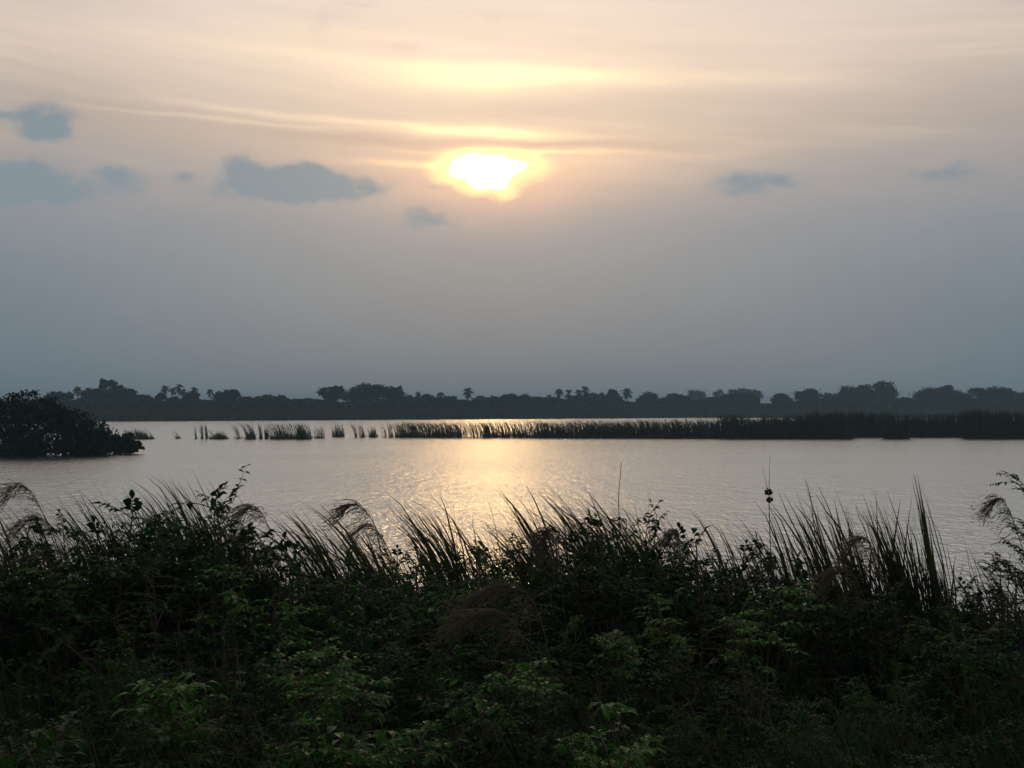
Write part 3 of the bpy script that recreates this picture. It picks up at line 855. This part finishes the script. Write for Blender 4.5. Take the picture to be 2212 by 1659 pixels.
bank = [
    ('dense leaning reed blades at the picture edge beside the large arching plume', [(70, -20, 1090, 26, 26), (110, 20, 1120, 14, 24), (-10, -80, 1090, 20, 24)], 11.6),
    ('arched reed blade bowing towards the large plume from the narrow shrub', [(300, 128, 1082, 12, 16), (270, 150, 1112, 8, 18)], 11.8),
    ('reed blades fanning out above the green shrub before the tallest one', [(450, 276, 1062, 15, 18), (470, 330, 1070, 16, 22), (500, 372, 1034, 14, 14), (420, 250, 1110, 10, 16)], 12.0),
    ('few straight blades poking up close behind the tallest green shrub', [(520, 415, 1042, 6, 10), (560, 470, 1110, 10, 20)], 12.2),
    ('thick sheaf of bent blades past the pale plume', [(760, 575, 1084, 18, 18), (790, 620, 1092, 24, 22), (720, 560, 1110, 12, 20)], 11.9),
    ('sheaf of finer blades before the drooping dark plume', [(850, 640, 1078, 14, 16), (860, 690, 1090, 18, 20), (880, 735, 1120, 14, 20)], 12.1),
    ('low fan of blades under the drooping dark plume', [(930, 760, 1130, 18, 24), (900, 730, 1150, 12, 22)], 11.6),
    ('tall sheaf of blades leaning over the water beside the sun glitter', [(1000, 842, 1050, 20, 14), (1010, 838, 1080, 18, 14), (1030, 880, 1080, 20, 20), (1040, 900, 1062, 10, 12)], 11.9),
    ('thin separate blades standing in the golden glitter', [(1090, 934, 1058, 5, 8), (1110, 960, 1100, 8, 18), (1130, 1000, 1110, 9, 20), (1070, 930, 1130, 9, 18)], 12.2),
    ('densest leaning reed clump, dark against the right side of the glitter', [(1210, 1056, 1080, 18, 12), (1225, 1085, 1046, 22, 14), (1240, 1120, 1046, 22, 16), (1200, 1035, 1105, 10, 14)], 11.9),
    ('long leaning reed clump with the highest tips past the glitter', [(1370, 1172, 1038, 22, 14), (1350, 1160, 1062, 16, 16), (1400, 1225, 1055, 24, 18), (1420, 1262, 1050, 18, 16)], 12.0),
    ('thinner blades trailing behind the long leaning reed clump', [(1450, 1292, 1072, 14, 18), (1480, 1330, 1092, 12, 20)], 12.2),
    ('sparse slanting blades between the airy shrub and the whorled weed', [(1600, 1500, 1086, 5, 12), (1620, 1545, 1110, 8, 22), (1570, 1452, 1112, 6, 20)], 12.0),
    ('loose clump of blades crossing the whorled weed stalk', [(1720, 1572, 1098, 9, 16), (1740, 1640, 1070, 12, 18), (1760, 1600, 1120, 12, 24)], 11.8),
    ('upright reed clump beside the whorled weed', [(1830, 1690, 1048, 16, 14), (1840, 1735, 1028, 18, 14), (1850, 1720, 1068, 14, 18)], 11.9),
    ('upright open reed clump in the middle of the pale water', [(1880, 1765, 1045, 14, 16), (1900, 1800, 1072, 16, 22), (1915, 1828, 1048, 10, 14)], 12.1),
    ('thick upright reed clump before the tall lone one', [(1985, 1862, 1062, 20, 14), (1995, 1885, 1060, 20, 14), (2000, 1915, 1058, 14, 12), (1970, 1858, 1095, 10, 18)], 11.7),
    ('tall lone reed clump curving like a sabre', [(2048, 1974, 1020, 10, 5), (2060, 1990, 1050, 8, 8), (2042, 1978, 1090, 6, 10)], 11.6),
    ('two or three thin blades between the tall lone reed clump and the thorn tree', [(2150, 2082, 1158, 6, 6), (2165, 2105, 1175, 6, 8)], 11.4),
    ('thin pale blades at the foot of the tall lone reed clump', [(2030, 1940, 1120, 9, 16), (2070, 2000, 1150, 9, 20)], 12.0),
]
for i, (lab, bd, d) in enumerate(bank):
    bank_reeds(lab, bd, d, 900 + i, upright=i >= 14)


def plume(label, bx, ax_px, ay, tx, ty, d, seed, n=60, width=.005, length=.30, mat='plume'):
    """a feathery seed head: stalk from the ground up to an apex, blown over towards (tx, ty)"""
    r = random.Random(seed); pg, sg, lg = G(), G(), G()
    a = at(bx, HY, d); a.z = ground_z(a.x, d) - .05
    ap, tip = at(ax_px, ay, d), at(tx, ty, d)
    pre = a.lerp(ap, .72); pre.x = a.x + (ap.x - a.x) * .45
    st_ = bez(a, a.lerp(pre, .5) + Vector((.04, 0, .12)), pre, 6)
    hd = bez(pre, ap + (ap - pre) * .35, tip, 10)
    sg.tube([q - a for q in st_], [.006] * 4 + [.0055, .005, .0045], 5)
    sg.tube([q - a for q in hd], [.0045 - .0004 * k for k in range(11)], 4)
    wind = (tip - ap); wind.normalize()
    for i in range(n):
        t = .05 + .95 * r.random() ** .8; k = min(9, int(t * 10)); q = hd[k].lerp(hd[k + 1], t * 10 - k)
        td = (hd[k + 1] - hd[k]).normalized()
        L = length * r.uniform(.6, 1.4) * (1.15 - .5 * t)
        d1 = (td * .9 + rv(r, .34) + Vector((-.2, 0, .1))).normalized()
        e = q + d1 * L * .5 + (wind * .45 + Vector((-.42, 0, -.38)) + rv(r, .26)).normalized() * L * .75
        cx_ = bez(q, q + d1 * L * .6, e, 6)
        w = width * r.uniform(.6, 1.4)
        pg.strip([z - a for z in cx_], [w * .5, w, w * 1.3, w * 1.4, w * 1.2, w * .8, w * .1], rv(r))
        for j in range(7):
            z = cx_[r.randint(1, 6)]; e2 = z + ((cx_[6] - cx_[4]).normalized() * .8 + rv(r, .35)) * r.uniform(.02, .05)
            pg.strip([z - a, z.lerp(e2, .5) - a, e2 - a], [.002, .006, .001], rv(r))
    for i in range(5):
        q = st_[r.randint(2, 5)]; e = q + Vector((r.uniform(-.5, -.15), r.gauss(0, .15), r.uniform(-.05, .3)))
        ax = bez(q, q.lerp(e, .5) + Vector((0, 0, .14)), e, 6)
        lg.strip([z - a for z in ax], [.010, .014, .015, .014, .011, .007, .001], Vector((r.gauss(0, .4), 1, r.gauss(0, .4))), .2)
    root = thing('plume_reed', label, 'reed', a, 'plumed reeds on the near bank')
    link('plume', pg.mesh('plume_head', M[mat]), root); link('stem', sg.mesh('plume_stem', M['cane'], True), root); link('blades', lg.mesh('plume_blades', M['reed']), root)


plumes = [
    ('large arching feathery plume near the picture edge, over the water', 165, 78, 1043, 14, 1075, 11.0, 70, .34),
    ('smaller plume hanging just under the large arching one', 190, 120, 1105, 40, 1150, 10.8, 60, .30),
    ('pale feathery plume leaning beside the tallest green shrub', 640, 572, 1082, 520, 1125, 10.8, 80, .30),
    ('dusky second plume just under the pale one', 640, 560, 1125, 520, 1190, 10.5, 70, .26),
    ('drooping dark plume over the reeds before the glitter', 885, 800, 1085, 740, 1112, 11.0, 85, .26),
    ('thin plume under the drooping dark one', 900, 820, 1120, 770, 1160, 10.8, 50, .24),
    ('dusky round plume standing in front of the densest leaning reeds', 1225, 1200, 1128, 1175, 1185, 9.6, 90, .20),
    ('brown grass plume bowing across the dark thicket below the dusky round one', 1200, 1150, 1240, 1010, 1310, 8.2, 80, .28),
    ('second brown grass plume lower down, bent the same way', 1180, 1110, 1300, 990, 1360, 7.6, 70, .28),
    ('dark rounded seed plume on top of the dark rounded shrub', 1480, 1470, 1140, 1445, 1172, 10.2, 70, .16),
    ('brown drooping plume among the upright reeds', 1935, 1885, 1145, 1835, 1195, 10.6, 80, .26),
    ('brown plume low on the bank below the thick upright reeds', 1900, 1850, 1215, 1790, 1260, 9.6, 70, .28),
    ('small hooked plume beside the thorn tree branches', 2250, 2178, 1068, 2142, 1105, 10.0, 70, .22),
]
for i, (lab, bx, ax_, ay, tx, ty, d, n, ln) in enumerate(plumes):
    plume(lab, bx, ax_, ay, tx, ty, d, 1200 + i, int(n * 1.2), .0036, ln)


# vine shoot on the tallest shrub
def shoot(name, label, pts, d, ll, lw, step, mat, seed, cat='plant', rad=.005):
    r = random.Random(seed); lg, sg = G(), G()
    P = [at(x, y, d + r.gauss(0, .03)) for x, y in pts]; o = P[0].copy()
    gz = ground_z(o.x, d); o.z = gz
    P = [Vector((P[0].x + .05, d, gz))] + P
    sg.tube([p - o for p in P], [rad * (1 - .7 * i / len(P)) for i in range(len(P))], 4)
    for i in range(1, len(P) - 1):
        n = max(1, int((P[i + 1] - P[i]).length / step))
        for j in range(n):
            q = P[i].lerp(P[i + 1], (j + .5) / n); td = (P[i + 1] - P[i]).normalized()
            for _ in range(2 if ll > .04 else 1):
                dd = Vector((r.choice((-1, 1)) * r.uniform(.5, 1), r.gauss(0, .6), r.uniform(-.5, .4))) + td * .4
                lg.leaf(q - o, dd, Vector((0, -.4, 1)), ll * r.uniform(.7, 1.15), lw, .35)
    root = thing(name, label, cat, o)
    link('foliage', lg.mesh('shoot_leaves', M[mat]), root); link('stem', sg.mesh('shoot_stem', M['bark']), root)


shoot('vine_shoot', 'thin twisting vine shoot with small leaves rising above the tallest green shrub', [(470, 1150), (486, 1092), (505, 1080), (512, 1060), (517, 1045), (524, 1028), (528, 1012), (536, 1003)], 10.7, .07, .036, .05, 'leaf', 31)
shoot('bare_twig', 'thin bare upright twig over the pointed leafy shrub', [(1338, 1120), (1336, 1090), (1337, 1060), (1340, 1030), (1342, 998)], 10.9, .014, .008, .08, 'seed', 32)
shoot('leafy_shoot', 'leafy shoot bending over the water from the airy shrub', [(1395, 1160), (1400, 1125), (1408, 1105), (1418, 1092), (1428, 1080)], 10.9, .075, .035, .045, 'leaf', 33)
shoot('bare_twig', 'thin twig with tiny buds among the upright reeds beside the whorled weed', [(1765, 1200), (1758, 1130), (1752, 1080), (1745, 1050), (1740, 1036)], 11.4, .022, .015, .05, 'seed', 34)
shoot('bare_twig', 'thin twig with small buds right of the upright open reeds', [(1890, 1210), (1870, 1150), (1855, 1115), (1848, 1090)], 11.3, .018, .012, .06, 'seed', 35)
shoot('bare_twig', 'thin pale forked stem in a dark hollow below the tallest green shrub', [(520, 1480), (512, 1420), (510, 1380), (507, 1350)], 6.6, .02, .012, .5, 'leaf', 36)


def whorled_weed():
    r = random.Random(77); d = 10.7
    a = at(1666, HY, d); a.z = ground_z(a.x, d)
    sg, hg = G(), G()
    p1, p2 = at(1661, 1078, d), at(1663, 985, d)
    sg.tube([q - a for q in bez(a, a.lerp(p1, .5) + Vector((.02, 0, 0)), p1, 5)] + [p1.lerp(p2, .5) - a, p2 - a], [.007, .006, .006, .005, .005, .004, .0025, .0012], 5)
    p3 = at(1647, 1008, d)
    sg.tube([at(1660, 1068, d) - a, at(1654, 1040, d) - a, p3 - a], [.003, .002, .001], 4)
    for px, py, rr in ((1660, 1063, .040), (1663, 1080, .034)):
        c = at(px, py, d)
        for i in range(110):
            dv = rv(r); dv.z *= .55; dv.normalize()
            q = c + dv * rr * r.uniform(.25, .55)
            hg.strip([q - a, c + dv * rr * .8 - a, c + dv * rr * r.uniform(.85, 1.25) - a], [.010, .012, .002], rv(r))
    root = thing('whorled_weed', 'thin upright weed stalk with two ball shaped seed whorls and a spike', 'weed', a)
    link('stem', sg.mesh('weed_stem', M['bark'], True), root)
    link('seed_whorl', hg.mesh('seed_whorl', M['seed']), root)


whorled_weed()


def thorn_tree():
    r = random.Random(55); d = 9.6
    a = at(2390, HY, d); a.z = ground_z(a.x, d) - .05
    lg, sg = G(), G()
    top = at(2360, 985, d)
    tr = bez(a, a.lerp(top, .5) + Vector((.1, 0, .1)), top, 8)
    sg.tube([q - a for q in tr], [.055, .05, .046, .042, .038, .03, .024, .018, .01], 7)
    ends = [(2176, 1030, .62), (2200, 1036, .60), (2200, 1142, .48), (2205, 1150, .46), (2140, 1222, .34), (2155, 1204, .38), (2160, 1228, .3), (2215, 1130, .5), (2205, 1185, .42),
            (2185, 1180, .4), (2215, 1205, .35), (2190, 1240, .3), (2470, 1000, .7), (2480, 1100, .5), (2230, 1155, .45), (2170, 1212, .36)]
    for px, py, t in ends:
        k = min(7, int(t * 8)); q = tr[k].lerp(tr[k + 1], t * 8 - k)
        e = at(px, py, d + r.uniform(-.6, .6))
        ax = bez(q, q.lerp(e, .5) + Vector((0, 0, .10)), e, 8)
        sg.tube([z - a for z in ax], [.014, .012, .010, .009, .007, .006, .004, .003, .0015], 4)
        for j in range(15):
            tt = .3 + .7 * (j + r.random()) / 16; kk = min(7, int(tt * 8)); z = ax[kk].lerp(ax[kk + 1], tt * 8 - kk)
            td = (ax[kk + 1] - ax[kk]).normalized(); s_ = -1 if j % 2 else 1
            dv = (td * .8 + Vector((0, s_ * .8, r.uniform(-.2, .35))) + rv(r, .2)).normalized()
            twig(lg, sg, r, z - a, dv, r.uniform(.10, .22), 7, .040, .019, True, .002, .2)
        twig(lg, sg, r, ax[-1] - a, (ax[-1] - ax[-2]).normalized(), .12, 6, .034, .016, True, .002, .3)
    root = thing('thorn_tree', 'small thorn tree with flat leafy branches reaching in from the picture edge', 'tree', a)
    link('crown', lg.mesh('thorn_crown', M['leaf_dark']), root); link('trunk', sg.mesh('thorn_trunk', M['bark'], True), root)


thorn_tree()

# fine wind-bent grass all along the water's edge
r = random.Random(63); g = G()
for i in range(2600):
    px = r.uniform(-60, 2260); d = r.uniform(11.2, 13.0)
    pt = float(np.interp(px, [p[0] for p in PROF], [p[1] for p in PROF]))
    if 880 < px < 1060 or px > 2040: pt += 25
    a = at(px + 60, HY, d); a.z = ground_z(a.x, d) - .03
    c = at(px - r.uniform(20, 120) * (1 if px < 1500 else .6), pt + r.choice([-55, -30, -10, 10, 30]) + r.uniform(-15, 30), d + r.gauss(0, .1))
    m = a.lerp(c, .5); m.x = a.x + (c.x - a.x) * r.uniform(.02, .25); m.z = a.z + (c.z - a.z) * r.uniform(.66, .86)
    w = r.uniform(.006, .017)
    g.strip(bez(a, m, c, 8), [w * .6, w * .8, w, w, w, w * .9, w * .7, w * .45, w * .05], Vector((r.gauss(0, .6), r.gauss(0, .8), r.gauss(0, .4))))
link('bank_grass', g.mesh('bank_grass', M['grass']), None, kind='stuff', label='fine wind bent grass along the edge of the near bank', category='grass')

# loose grass and dead stalks between the shrubs
for nm, mat, cnt, lab, sd_, hh, ww in (('undergrowth', 'grass', 9000, 'tangled dark grass filling the near bank', 61, (.45, 1.05), .013), ('dry_grass', 'dry', 1500, 'dry brown stalks among the bank grass', 62, (.6, 1.25), .006)):
    r = random.Random(sd_); g = G()
    for i in range(cnt):
        y = 3.2 + 10.5 * r.random() ** .9; hw = y * .52 + .6
        x = r.uniform(-hw, hw); z = ground_z(x, y) - .03
        h = r.uniform(*hh) * (1.15 if y > 7 else .8)
        a = Vector((x, y, z)); c = a + Vector((r.gauss(-.22, .2) * h, r.gauss(0, .2) * h, h * r.uniform(.75, 1)))
        m = a.lerp(c, .5) + Vector((.10 * h, 0, .12 * h))
        w = ww * r.uniform(.6, 1.3)
        g.strip(bez(a, m, c, 5), [w * .8, w, w, w * .8, w * .5, w * .08], Vector((r.gauss(0, 1), r.gauss(0, 1), 0)))
    link(nm, g.mesh(nm, M[mat]), None, kind='stuff', label=lab, category='grass')

# ------------------------------------------------------------------ haze
def haze():
    m = bpy.data.materials.new('haze air'); m.use_nodes = True
    t = m.node_tree; t.nodes.clear()
    pv = t.nodes.new('ShaderNodeVolumePrincipled')
    pv.inputs['Color'].default_value = (.52, .80, 1.0, 1)
    pv.inputs['Density'].default_value = .00052
    pv.inputs['Anisotropy'].default_value = .1
    o = t.nodes.new('ShaderNodeOutputMaterial'); t.links.new(pv.outputs[0], o.inputs['Volume'])
    x0, x1, y0, y1, z0, z1 = -3050, 3050, -60, 3450, -2.6, 26
    g_ = G()
    g_.put([(x0, y0, z0), (x1, y0, z0), (x1, y1, z0), (x0, y1, z0), (x0, y0, z1), (x1, y0, z1), (x1, y1, z1), (x0, y1, z1)],
           [(3, 2, 1, 0), (4, 5, 6, 7), (0, 1, 5, 4), (1, 2, 6, 5), (2, 3, 7, 6), (3, 0, 4, 7)])
    link('haze', g_.mesh('haze', m), kind='stuff', label='thin evening haze over the lake', category='haze')


haze()

# ------------------------------------------------------------------ render settings
S.render.engine = 'CYCLES'
S.view_settings.view_transform = 'Standard'
S.view_settings.look = 'None'
S.view_settings.exposure = 0.0
S.view_settings.gamma = 1.0
cy = S.cycles
cy.use_denoising = True
cy.max_bounces = 6; cy.diffuse_bounces = 2; cy.glossy_bounces = 3; cy.transmission_bounces = 2; cy.volume_bounces = 1
cy.transparent_max_bounces = 8
cy.caustics_reflective = False; cy.caustics_refractive = False
cy.sample_clamp_indirect = 6.0
